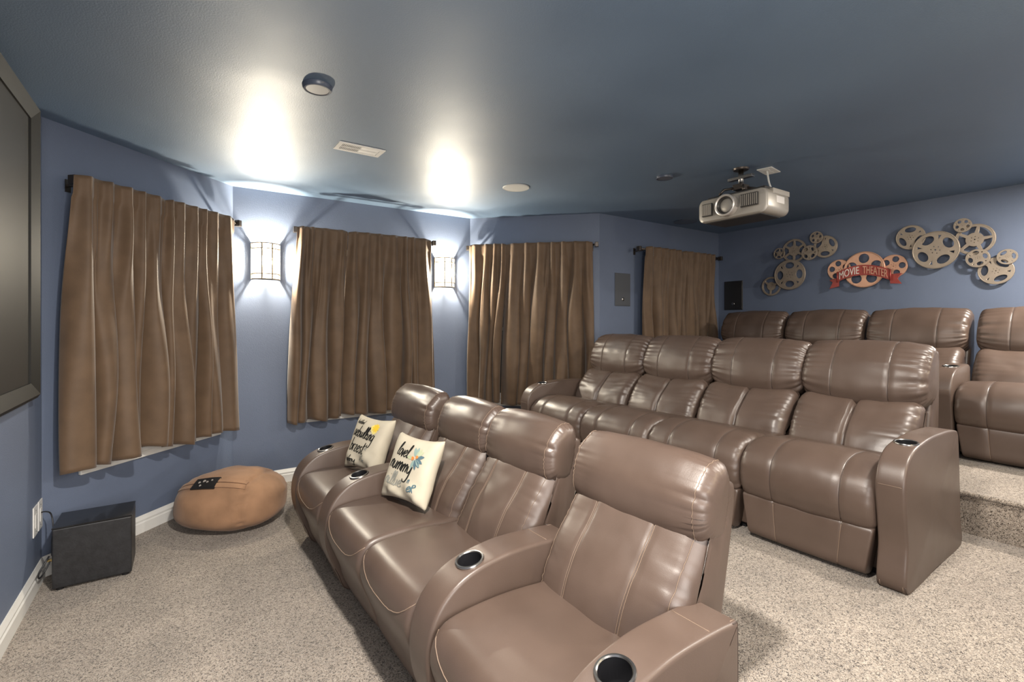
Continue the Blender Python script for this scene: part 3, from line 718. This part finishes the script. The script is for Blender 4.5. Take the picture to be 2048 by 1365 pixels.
# leaf pillow
t,mp=pillow('cream pillow with blue leaves and cursive black lettering',(.835,2.425,.466),(.935,2.085,.466),(.970,2.375,.745),.345,.33,8)
bm=bmesh.new(); write(bm,'lovel',-.52,.32,.22,mp,.09,xs=.82,rise=-.10); bm_obj('lettering',bm,M['ink'],t)
bm=bmesh.new(); write(bm,'nummy',-.68,-.08,.24,mp,.09,xs=.90,rise=-.10); bm_obj('lettering',bm,M['ink'],t)
bm=bmesh.new(); write(bm,'nillue',-.68,-.56,.21,mp,.09,xs=.90,rise=-.06); bm_obj('lettering',bm,M['greyink'],t)
bm=bmesh.new(); write(bm,'n',.30,-.40,.11,mp,.11); write(bm,'eR',.36,-.64,.17,mp,.11); bm_obj('lettering',bm,M['blueink'],t)
for mk,angs in (('tealink',(1.9,1.5,4.5,5.6)),('blueink',(.25,5.95,5.5,5.05)),('greenink',(3.2,1.1,.75))):
    bm=bmesh.new()
    for a in angs: leaf(bm,mp,.36+.05*math.cos(a),.33+.05*math.sin(a),a,.30,.055)
    bm_obj('leaf_print',bm,M[mk],t)
bm=bmesh.new(); blob(bm,mp2,.28,.31,.055,1); blob(bm,mp2,.43,.37,.05,3); bm_obj('berry_print',bm,M['orangeink'],t)

# ------------------------------------------------------------------ bean bag
t=thing('bean_bag','tan suede bean bag with a black label strap on the carpet','bean bag',(.272,3.762,0),-YAW)
def bb(th,phi,ex=0.0):
    ct,st=math.cos(th),math.sin(th); cp,sp=math.cos(phi),math.sin(phi)
    sg=lambda v,p: math.copysign(abs(v)**p,v)
    x=(.335+ex)*sg(ct,.85)*sg(cp,.8); y=(.275+ex)*sg(st,.9)*sg(cp,.8)
    top=.182+.02*math.exp(-((x-.05)/.25)**2)
    z=(top+ex)*sg(sp,.82) if sp>0 else (.155+ex)*sg(sp,.62)
    n=mnoise.noise(Vector((x*6,y*6,z*7)))*.010+abs(mnoise.noise(Vector((x*9,y*14,z*9+4))))*.012*(1 if sp>.2 and y>0 else .25)
    # gathered seam on the right end and shallow channel for the strap
    d=x-.18-.35*(z*z); n-=.016*math.exp(-(d/.012)**2)*(.6+.4*math.sin(z*160))
    d=x+.295; n-=.006*math.exp(-(d/.01)**2)
    r=Vector((x,y,z)); l=r.length or 1
    r=r*(1+n/l); r.z=max(r.z,-.155)
    # the bag leans: right end a little lower
    r.z+=.155+ .0*r.x
    return r
bm=bmesh.new(); nu,nv=110,56; g=[]
for j in range(nv+1):
    phi=-PI/2+PI*j/nv; g.append([bm.verts.new(bb(2*PI*i/nu,phi)) for i in range(nu)])
for j in range(nv):
    for i in range(nu): bm.faces.new((g[j][i],g[j][(i+1)%nu],g[j+1][(i+1)%nu],g[j+1][i]))
bmesh.ops.remove_doubles(bm,verts=bm.verts[:],dist=.0004)
from mathutils.bvhtree import BVHTree
bag_tree=BVHTree.FromBMesh(bm)
bm_obj('bag',bm,M['suede'],t,True)
def on_bag(x,lat,ex):   # point on the bag's skin around its long axis
    dirv=Vector((0,-math.cos(lat),math.sin(lat))); org=Vector((x,0,.155))
    hit=bag_tree.ray_cast(org+dirv*.6,-dirv)[0]
    return (hit if hit is not None else org)+dirv*ex
def strap(name,lat0,lat1,x0,x1,ex,mt,parent):
    bm=bmesh.new(); n=40; m_=6; top=[]; bot=[]
    for k in range(n+1):
        x=x0+(x1-x0)*k/n
        top.append([bm.verts.new(on_bag(x,lat0+(lat1-lat0)*q/m_,ex)) for q in range(m_+1)])
        bot.append([bm.verts.new(on_bag(x,lat0+(lat1-lat0)*q/m_,-.02)) for q in range(m_+1)])
    for k in range(n):
        for q in range(m_):
            bm.faces.new((top[k][q],top[k][q+1],top[k+1][q+1],top[k+1][q])); bm.faces.new((bot[k][q],bot[k+1][q],bot[k+1][q+1],bot[k][q+1]))
        for q in (0,m_): bm.faces.new((top[k][q],top[k+1][q],bot[k+1][q],bot[k][q]))
    for k in (0,n):
        for q in range(m_): bm.faces.new((top[k][q],bot[k][q],bot[k][q+1],top[k][q+1]))
    return bm_obj(name,bm,mt,parent,False)
o=strap('strap',.62,.74,-.30,.18,.009,M['suede'],t); strap('strap',.77,.89,-.30,.18,.009,M['suede'],t)
lb=strap('label',.58,.93,-.15,.01,.012,M['black'],t)
bm=bmesh.new()
for k,(x,la,r) in enumerate(((-.11,.77,.008),(-.08,.80,.010),(-.09,.67,.007),(-.055,.77,.007),(-.03,.82,.006))):
    c=on_bag(x,la,.0135); nrm=Vector((0,-math.cos(la),math.sin(la)))
    tx=Vector((1,0,0)); ty=nrm.cross(tx)
    vs=[bm.verts.new(c+(tx*math.cos(2*PI*q/10)+ty*math.sin(2*PI*q/10))*r) for q in range(10)]; bm.faces.new(vs)
bm_obj('label_print',bm,M['silver'],lb)

# ------------------------------------------------------------------ subwoofer and outlets
t=thing('subwoofer','black box subwoofer on the carpet below the screen corner','subwoofer',(-.39,3.405,0),0)
box('cabinet',(-.158,-.115,.012),(.158,.128,.312),M['blackwood'],t,.006,2)
box('top_panel',(-.159,-.118,.3125),(.159,.130,.320),M['blackgloss'],t,.003,2)
for x in (-.13,.13):
    for y in (-.09,.10): lathe('foot',[(0,0),(.016,0),(.016,.012),(0,.012)],M['black'],t,12,Matrix.Translation((x,y,0)))
box('amplifier_plate',(-.163,-.08,.05),(-.1585,.09,.26),M['grilledark'],t,.001,1)
lathe('terminal',[(0,0),(.008,0),(.008,.018),(.005,.022),(0,.022)],M['gold'],t,14,Matrix.Translation((-.163,-.05,.14))@Matrix.Rotation(-PI/2,4,'Y'))
for k,(y0,lab) in enumerate(((3.325,'white wall plate nearer the camera on the screen wall'),(3.425,'white wall plate next to the corner, cable plugged in'))):
    t=thing('wall_plate',lab,'wall plate',(V0,y0+.04,.35))
    box('plate',(.0005,-.04,-.075),(.006,.04,.075),M['white'],t,.002,2)
    bm=bmesh.new(); add_box(bm,(.006,-.017,-.034),(.0085,.017,.034),.001,1); bm_obj('insert',bm,M['white'],t)
    for z in (-.052,.052): lathe('screw',[(0,.0018),(.003,.001),(.0035,0)],M['chrome'],t,10,Matrix.Translation((.006,0,z))@Matrix.Rotation(PI/2,4,'Y'))
pts=crom([(V0+.006,3.462,.36),(V0+.025,3.455,.363),(V0+.05,3.43,.355),(V0+.064,3.40,.30),(V0+.062,3.385,.22),(V0+.066,3.36,.16)],30,False)
o=tube('signal_cable',pts,.0035,M['black']); tag(o,'thin black cable from the corner wall plate to the subwoofer','cable')
pts=crom([(V0+.062,3.352,.14),(V0+.045,3.33,.10),(V0+.03,3.30,.08),(V0+.03,3.29,.11),(V0+.05,3.31,.15),(V0+.060,3.33,.17)],36,False)
o=tube('power_cord',pts,.004,M['black']); tag(o,'black cord looped behind the subwoofer by the baseboard','cable')

# ------------------------------------------------------------------ wall lights
def sconce(v, z, label, power, wall_y=U2, rz=0, col=(1,.90,.72)):
    t=thing('wall_light',label,'wall light',(v,wall_y,z),rz,'mission style wall lights')
    W,Hh,D=.205,.29,.095; n=16
    box('back_plate',(-W/2,-.006,-Hh/2),(W/2,-.0005,Hh/2),M['sconceback'],t,.002,1)
    arc=lambda f,k=1.0:(W/2*k*math.sin((f-.5)*PI*.92)/math.sin(PI*.46), -.012-D*k*(math.cos((f-.5)*PI*.92)-math.cos(PI*.46))/(1-math.cos(PI*.46)))
    bm=bmesh.new(); A=[];B=[];C=[];E=[]
    for k in range(n+1):
        x,y=arc(k/n,.97); x2,y2=arc(k/n,.94)
        A.append(bm.verts.new((x,y,-Hh/2+.006))); B.append(bm.verts.new((x,y,Hh/2-.006)))
        C.append(bm.verts.new((x2,y2+.002,-Hh/2+.006))); E.append(bm.verts.new((x2,y2+.002,Hh/2-.006)))
    for k in range(n):
        bm.faces.new((A[k],A[k+1],B[k+1],B[k])); bm.faces.new((C[k],E[k],E[k+1],C[k+1])); bm.faces.new((A[k],C[k],C[k+1],A[k+1])); bm.faces.new((B[k],B[k+1],E[k+1],E[k]))
    bm_obj('glass_shade',bm,M['shade'],t,True)
    for zz,r in ((-Hh/2,.006),(Hh/2,.006),(-Hh/2+.043,.0052),(Hh/2-.043,.0052)):
        tube('band',[(*arc(k/n,1.0),zz) for k in range(n+1)],r,M['sconcemetal'],t,6)
    for f,r in ((.0,.008),(1.0,.008),(.37,.0054),(.63,.0054)):
        x,y=arc(f); tube('upright_bar',[(x,y,-Hh/2),(x,y,Hh/2)],r,M['sconcemetal'],t,6)
    for sx_ in (-1,1): box('side_flange',(sx_*(W/2+.004)-.003,-.022,-Hh/2),(sx_*(W/2+.004)+.003,-.0006,Hh/2),M['sconceside'],t,.001,1)
    lathe('socket',[(0,-.06),(.016,-.06),(.016,-.02),(0,-.02)],M['white'],t,14,Matrix.Translation((0,-.045,0)))
    d=bpy.data.lights.new('wall_light_bulb','POINT'); d.energy=power; d.color=col; d.shadow_soft_size=.02
    lo=bpy.data.objects.new('bulb',d); COL.objects.link(lo); lo.parent=t; lo.location=(0,-.062,.0)
sconce(.558,1.848,'lit wall light with barred curved shade, left of the middle window',85)
sconce(2.188,1.848,'lit wall light with barred curved shade, right of the middle window',85)
# unseen pair added on the aisle wall to brighten the ceiling and aisle side
sconce(1.9,1.848,'added fill wall light, unseen, on the aisle wall beside the front row',40,UR,PI,(1,.80,.48))
sconce(4.2,1.848,'added fill wall light, unseen, on the aisle wall beside the back row',40,UR,PI,(1,.80,.48))
def downlight(v,u,power,col=(1,.93,.84),label='',ang=None):
    t=thing('recessed_light',label,'ceiling light',(v,u,H),0,'recessed ceiling lights above the aisle')
    lathe('trim',[(.050,-.002),(.055,-.006),(.075,-.004),(.078,-.0005),(.050,-.0005),(.050,-.002)],M['white'],t,32)
    lathe('lens',[(0,-.003),(.049,-.003),(.049,-.001),(0,-.001)],M['litlens'],t,28)
    d=bpy.data.lights.new('recessed_lamp','AREA'); d.shape='DISK'; d.size=.15; d.energy=power; d.color=col
    lo=bpy.data.objects.new('lamp',d); COL.objects.link(lo); lo.parent=t; lo.location=(0,0,-.012)
downlight(.42,.80,66,label='recessed ceiling light above the front row aisle end')
downlight(2.75,.10,26,label='recessed ceiling light above the middle row aisle end')
downlight(4.65,.15,46,label='recessed ceiling light above the back row aisle end')

# ------------------------------------------------------------------ ceiling fixtures
t=thing('ceiling_light','round dark rimmed ceiling light, switched off, in front of the air vent','ceiling light',(.508,2.345,H))
lathe('rim',[(.050,-.019),(.058,-.020),(.064,-.014),(.066,-.0005),(.05,-.0005)],M['rim'],t,40)
lathe('diffuser',[(0,-.0185),(.0495,-.0180),(.0495,-.004),(0,-.004)],M['lens'],t,40)
t=thing('air_vent','white louvred air vent on the ceiling','air vent',(.914,3.055,H),math.radians(1))
bm=bmesh.new(); a,b=.142,.073
for lo,hi in (((-a,-b,-.006),(a,-b+.022,-.0005)),((-a,b-.022,-.006),(a,b,-.0005)),((-a,-b+.022,-.006),(-a+.026,b-.022,-.0005)),((a-.026,-b+.022,-.006),(a,b-.022,-.0005)),((-a+.026,-.004,-.006),(a-.026,.004,-.0005))): add_box(bm,lo,hi)
bm_obj('vent_frame',bm,M['white'],t)
box('duct',(-a+.02,-b+.02,-.0022),(a-.02,b-.02,-.0006),M['projdark'],t)
for k in range(24):
    x=-a+.034+k*(2*a-.068)/23
    bm=bmesh.new(); sg=1 if k<12 else -1
    for y0,y1 in ((-b+.022,-.004),(.004,b-.022)):
        vs=[bm.verts.new(p) for p in ((x-.0035,y0,-.0055),(x-.0035,y1,-.0055),(x+.0035,y1,-.0028),(x+.0035,y0,-.0028))] if sg>0 else [bm.verts.new(p) for p in ((x-.0035,y0,-.0028),(x-.0035,y1,-.0028),(x+.0035,y1,-.0055),(x+.0035,y0,-.0055))]
        f=bm.faces.new(vs); r=bmesh.ops.extrude_face_region(bm,geom=[f]); bmesh.ops.translate(bm,verts=[e for e in r['geom'] if isinstance(e,bmesh.types.BMVert)],vec=(0,0,.001))
    bm_obj('louvre',bm,M['white'],t)
def ceil_disc(name,label,cat,v,u,R,mt,group=None,th=.008):
    t=thing(name,label,cat,(v,u,H),0,group)
    lathe('ring',[(R*.93,-th*.9),(R*.97,-th),(R,-th*.6),(R,-.0005),(R*.93,-.0005)],M['rim'] if mt!='lens' else M['lens'],t,44)
    lathe('grille',[(0,-th*.8),(R*.925,-th*.8),(R*.925,-.001),(0,-.001)],M[mt],t,44)
    return t
ceil_disc('ceiling_speaker','pale round ceiling speaker above the right end curtains','speaker',2.22,3.218,.108,'lens')
ceil_disc('ceiling_speaker','round ceiling speaker partly hidden by the projector','speaker',4.49,3.28,.125,'rim')
ceil_disc('smoke_detector','small round ceiling disc left of the projector mount','ceiling disc',2.975,2.355,.062,'rim',th=.016)

# ------------------------------------------------------------------ wall speakers
def wall_speaker(label, loc, rz, w_, h_, mg):
    t=thing('wall_speaker',label,'speaker',loc,rz,'in-wall speakers')
    box('frame',(-w_/2,-.008,-h_/2),(w_/2,-.0005,h_/2),M['grilledark'] if mg=='grilledark' else M['grille'],t,.002,1)
    g=box('grille',(-w_/2+.008,-.011,-h_/2+.008),(w_/2-.008,-.0082,h_/2-.008),M[mg],t,.001,1)
    lathe('tweeter',[(0,.004),(.014,.002),(.018,-.001),(.018,-.003)],M['chrome'],t,18,Matrix.Translation((0,-.0115,-.10))@Matrix.Rotation(PI/2,4,'X'))
wall_speaker('grey in-wall speaker between the third and fourth curtains',(3.767,U4,1.686),0,.225,.34,'grille')
wall_speaker('black in-wall speaker on the back wall near the corner',(VB,3.319,1.668),-PI/2,.235,.345,'grilledark')

# ------------------------------------------------------------------ projector
t=thing('projector','grey projector hanging from the ceiling mount with a round front lens','projector',(3.08,1.912,2.15))
# local -x faces the screen
w2,hh,dp=.256,.082,.34
def rrect(w_,h_,r,n=6):
    P=[]
    for cx,cy,a0 in ((w_-r,h_-r,0),(-w_+r,h_-r,PI/2),(-w_+r,-h_+r,PI),(w_-r,-h_+r,1.5*PI)):
        for k in range(n+1): a=a0+PI/2*k/n; P.append((cx+r*math.cos(a),cy+r*math.sin(a)))
    return P
bm=bmesh.new(); rings=[]
for x,sc,sh in ((.0,.93,.90),(.008,.985,.97),(.025,1,1),(dp-.06,1,1),(dp-.02,.96,.92),(dp,.86,.80)):
    bow=0.0
    rings.append([bm.verts.new((x+.035*(y/w2)**2*(1 if x<.03 else 0),y*sc,z*sh)) for y,z in rrect(w2,hh,.045)])
for A,B in zip(rings[:-1],rings[1:]):
    for i in range(len(A)): bm.faces.new((A[i],A[(i+1)%len(A)],B[(i+1)%len(A)],B[i]))
bm.faces.new(rings[0]); bm.faces.new(rings[-1])
o=bm_obj('shell',bm,M['proj'],t,True); auto_smooth(o.data,35)
box('underside',(.05,-w2+.05,-hh-.006),(dp-.05,w2-.05,-hh+.004),M['projdark'],t,.006)
box('top_cover',(.06,-w2+.03,hh-.003),(dp-.04,w2-.06,hh+.016),M['projdark'],t,.006)
LT=Matrix.Translation((-.004,.015,.004))@Matrix.Rotation(-PI/2,4,'Y')
lr=lathe('lens_ring',[(.058,-.03),(.060,.012),(.066,.018),(.074,.014),(.076,.0),(.076,-.03)],M['silver'],t,48,LT)
lathe('lens_barrel',[(.0575,.010),(.048,-.004),(.044,-.012),(.058,-.014)],M['projdark'],lr,40,LT)
lathe('lens_cap',[(0,-.004),(.036,-.005),(.046,-.010),(.046,-.013),(0,-.013)],M['proj'],lr,36,LT)
def grille(y0,y1,z0,z1,n,lean):
    gr=box('vent_panel',(.004,y0,z0),(.020,y1,z1),M['projdark'],t,.004)
    for k in range(n):
        y=y0+.008+(y1-y0-.016)*k/(n-1)
        bm=bmesh.new(); x0=.0005
        vs=[bm.verts.new(p) for p in ((x0,y-.002,z0+.006),(x0,y+.002,z0+.006),(x0,y+.002+lean,z1-.006),(x0,y-.002+lean,z1-.006))]
        f=bm.faces.new(vs); r=bmesh.ops.extrude_face_region(bm,geom=[f]); bmesh.ops.translate(bm,verts=[e for e in r['geom'] if isinstance(e,bmesh.types.BMVert)],vec=(.008,0,0))
        bm_obj('vent_slat',bm,M['proj'],gr)
grille(-.205,-.085,-.030,.055,9,.0); grille(.125,.205,-.045,.045,9,.0)
box('side_label',(.14,-w2-.0015,-.01),(.24,-w2+.001,.035),M['silver'],t)
box('connector_bar',(.10,-w2-.002,.046),(dp-.03,-w2+.05,.082),M['proj'],t,.004)
m=thing('projector_mount','dark metal ceiling bracket holding the projector','mount',(3.27,1.93,H))
lathe('ceiling_plate',[(0,-.012),(.05,-.012),(.055,-.0005),(0,-.0005)],M['bronze'],m,24)
tube('stem',[(0,0,-.01),(0,0,-.12)],.018,M['chrome'],m,12)
box('yoke',(-.05,-.035,-.155),(.05,.035,-.115),M['bronze'],m,.004)
for k,(x,y) in enumerate(((-.12,.09),(-.12,-.09),(.09,.11),(.09,-.11))):
    bm=bmesh.new(); add_tube(bm,[(x*.2,y*.2,-.135),(x*.8,y*.8,-.150),(x,y,-.186)],.009,8); bm_obj('arm',bm,M['bronze'],m,True)
box('brace',(-.02,-.09,-.075),(.02,.09,-.055),M['chrome'],m,.003)
t=thing('ceiling_outlet','white ceiling outlet plate behind the projector mount','wall plate',(3.47,1.84,H),math.radians(8))
box('plate',(-.085,-.05,-.007),(.085,.05,-.0005),M['white'],t,.002)
for x in (-.035,.035): box('socket',(x-.022,-.018,-.0095),(x+.022,.018,-.0072),M['white'],t,.001)
pts=crom([(3.45,1.84,H-.011),(3.45,1.835,H-.04),(3.44,1.82,H-.10),(3.43,1.80,H-.16),(3.412,1.80,H-.24)],24,False)
tag(tube('projector_cable',pts,.006,M['white']),'white cable from the ceiling outlet to the projector','cable')

# ------------------------------------------------------------------ film reel wall art on the back wall
def flat(outer, holes, th, bev=.0012):
    cu=bpy.data.curves.new('c','CURVE'); cu.dimensions='2D'; cu.fill_mode='BOTH'; cu.extrude=th/2; cu.bevel_depth=bev; cu.bevel_resolution=0
    for P in [outer]+holes:
        sp=cu.splines.new('POLY'); sp.points.add(len(P)-1); sp.use_cyclic_u=True
        for q,(x,y) in zip(sp.points,P): q.co=(x,y,0,1)
    ob=bpy.data.objects.new('c',cu); COL.objects.link(ob); bpy.context.view_layer.update()
    me=bpy.data.meshes.new_from_object(ob.evaluated_get(bpy.context.evaluated_depsgraph_get())); bpy.data.objects.remove(ob); bpy.data.curves.remove(cu)
    me.materials.clear(); return me
def circ(x,y,r,n=28,rx=None,rot=0):
    rx=rx or r; P=[]
    for k in range(n):
        a=2*PI*k/n; px,py=rx*math.cos(a),r*math.sin(a); P.append((x+px*math.cos(rot)-py*math.sin(rot),y+px*math.sin(rot)+py*math.cos(rot)))
    return P
def reel_holes(R,kind,rot):
    hs=[]
    if kind=='oval4' or kind=='oval3' or kind=='oval5':
        n=int(kind[-1])
        for k in range(n):
            a=rot+2*PI*k/n; rr=R*.62; rt={3:.40,4:.30,5:.24}[n]*R; hs.append(circ(rr*math.cos(a),rr*math.sin(a),rt,24,R*.215,a))
            b=a+PI/n; q=R*.70; ca,sa=math.cos(b),math.sin(b); tri=[(q-R*.16,0),(q+R*.10,R*.075),(q+R*.10,-R*.075)]
            hs.append([(x*ca-y*sa,x*sa+y*ca) for x,y in tri])
    elif kind.startswith('spoke'):
        n=int(kind[-1])
        for k in range(n):
            a0=rot+2*PI*k/n; g=.10; P=[]
            r0,r1=R*.44,R*.84
            for q in range(9): a=a0+g*.8+(2*PI/n-1.6*g)*q/8; P.append((r1*math.cos(a),r1*math.sin(a)))
            for q in range(5): a=a0+2*PI/n-2.2*g-(2*PI/n-4.4*g)*q/4; P.append((r0*math.cos(a),r0*math.sin(a)))
            hs.append(P)
    elif kind=='round3' or kind=='round5':
        n=int(kind[-1])
        for k in range(n):
            a=rot+2*PI*k/n; rr=R*.62; hs.append(circ(rr*math.cos(a),rr*math.sin(a),R*.265,24))
    hs.append(circ(0,0,R*.045,10))
    for k in range(6):
        a=rot+.3+2*PI*k/6; hs.append(circ(R*.19*math.cos(a),R*.19*math.sin(a),R*.033,8))
    return hs
WALLART=Matrix(((0,0,-1,0),(-1,0,0,0),(0,1,0,0),(0,0,0,1)))
def art(name,label,u,z):
    t=thing(name,label,'wall art'); t.matrix_world=Matrix.Translation((VB,u,z))@WALLART; return t
def reel(t,u0,z0,u,z,R,kind,rot,depth,mt,th=.010):
    me=flat(circ(0,0,R,56),reel_holes(R,kind,rot),th); me.name='film_reel'
    o=link('film_reel',me,M[mt],t); o.location=(-(u-u0),z-z0,depth)
    # raised outer lip
    bm=bmesh.new(); add_tube(bm,[(R*.97*math.cos(2*PI*k/56),R*.97*math.sin(2*PI*k/56),th/2) for k in range(56)],R*.022,6,True); bm_obj('lip',bm,M[mt],o,True)
    # spacer to the wall / reel behind
    bm=bmesh.new(); add_tube(bm,[(R*.3,R*.12,-depth+.0008),(R*.3,R*.12,-th/2)],.006,8); bm_obj('spacer',bm,M[mt],o)
    return o
t=art('film_reel_cluster','cluster of seven champagne metal film reels left of the red banner sign',2.60,1.95)
for a in ((2.852,1.750,.105,'spoke3',.4,.030,'reel'),(2.646,1.862,.162,'oval4',PI/2,.046,'reel'),(2.606,2.118,.125,'spoke6',.5,.030,'reel'),(2.755,2.103,.060,'spoke5',.2,.048,'reel'),(2.446,2.076,.077,'oval4',.78,.048,'reel'),(2.302,2.122,.112,'oval3',.5,.030,'reel'),(2.378,2.226,.062,'oval5',.1,.048,'reel')): reel(t,2.60,1.95,*a)
t=art('film_reel_cluster','cluster of seven champagne metal film reels at the right edge of the back wall',1.25,1.98)
for a in ((1.596,2.115,.108,'oval3',-.5,.040,'reel'),(1.417,1.978,.162,'oval4',.55,.058,'reel'),(1.169,2.036,.128,'spoke5',.1,.036,'reel'),(1.240,2.163,.058,'oval5',.9,.056,'reel'),(1.146,1.877,.075,'oval4',.3,.058,'reel'),(1.043,1.765,.108,'oval3',.95,.036,'reel'),(.974,1.870,.060,'oval3',.1,.056,'reel')): reel(t,1.25,1.98,*a)
t=art('movie_sign','copper film reel sign with a red metal banner across it',1.958,1.857)
U0,Z0=1.958,1.857
reel(t,U0,Z0,2.176,1.872,.104,'round5',1.7,.024,'copper'); reel(t,U0,Z0,1.728,1.868,.106,'round5',.05,.024,'copper'); reel(t,U0,Z0,1.957,1.857,.172,'round5',PI/2,.042,'copper')
# banner: an arched strip, folded tails
def ban(x,f):    # x from -1..1 across, f 0..1 up
    return Vector((x*.222, -.115+.060*(1-x*x)+.098*f-.006*x, .066+.012*(1-x*x)))
bm=bmesh.new(); n=28; rows=[]
for zo in (0,-.006):
    rows.append([[bm.verts.new(ban(-1+2*k/n,f)+Vector((0,0,zo))) for k in range(n+1)] for f in (0,1)])
for k in range(n):
    a,b=rows; bm.faces.new((a[0][k],a[0][k+1],a[1][k+1],a[1][k])); bm.faces.new((b[0][k],b[1][k],b[1][k+1],b[0][k+1]))
    bm.faces.new((a[0][k],b[0][k],b[0][k+1],a[0][k+1])); bm.faces.new((a[1][k],a[1][k+1],b[1][k+1],b[1][k]))
for k in (0,n): bm.faces.new((rows[0][0][k],rows[0][1][k],rows[1][1][k],rows[1][0][k]))
bn=bm_obj('banner',bm,M['red'],t)
for sg in (-1,1):
    me=flat([(0,0),(sg*.085,-.006 if sg>0 else -.022),(sg*.055,.040),(sg*.085,.088 if sg>0 else .066),(0,.085)],[],.005); me.name='banner_tail'
    o=link('banner_tail',me,M['red'],t); o.location=(sg*.212,-.148,.045)
    tube('banner_roll',[ban(sg*.985,-.04)+Vector((0,0,.002)),ban(sg*.985,1.04)+Vector((0,0,.002))],.007,M['red'],t,8)
def banner_text(txt,x0,x1,mt):
    cu=bpy.data.curves.new('txt','FONT'); cu.body=txt; cu.size=1; cu.extrude=.0; cu.align_x='LEFT'
    ob=bpy.data.objects.new('txt',cu); COL.objects.link(ob); bpy.context.view_layer.update()
    me=bpy.data.meshes.new_from_object(ob.evaluated_get(bpy.context.evaluated_depsgraph_get())); bpy.data.objects.remove(ob); bpy.data.curves.remove(cu)
    xs=[v.co.x for v in me.vertices]; ys=[v.co.y for v in me.vertices]; a,b,c,d=min(xs),max(xs),min(ys),max(ys)
    bm=bmesh.new(); bm.from_mesh(me)
    r=bmesh.ops.extrude_face_region(bm,geom=bm.faces[:]); top={e for e in r['geom'] if isinstance(e,bmesh.types.BMVert)}
    for v in bm.verts:
        f=(v.co.y-c)/(d-c); x=x0+(x1-x0)*(v.co.x-a)/(b-a)
        v.co=ban(x,.14+.72*f)+Vector((0,0,.005 if v in top else .0005))
    me2=bpy.data.meshes.new('lettering'); bm.to_mesh(me2); bm.free(); bpy.data.meshes.remove(me)
    link('lettering',me2,M[mt],bn)
banner_text('MOVIE',-.90,-.12,'silver'); banner_text('THEATER',.02,.90,'copper')  # silver on the first word stands in for glare on the red banner
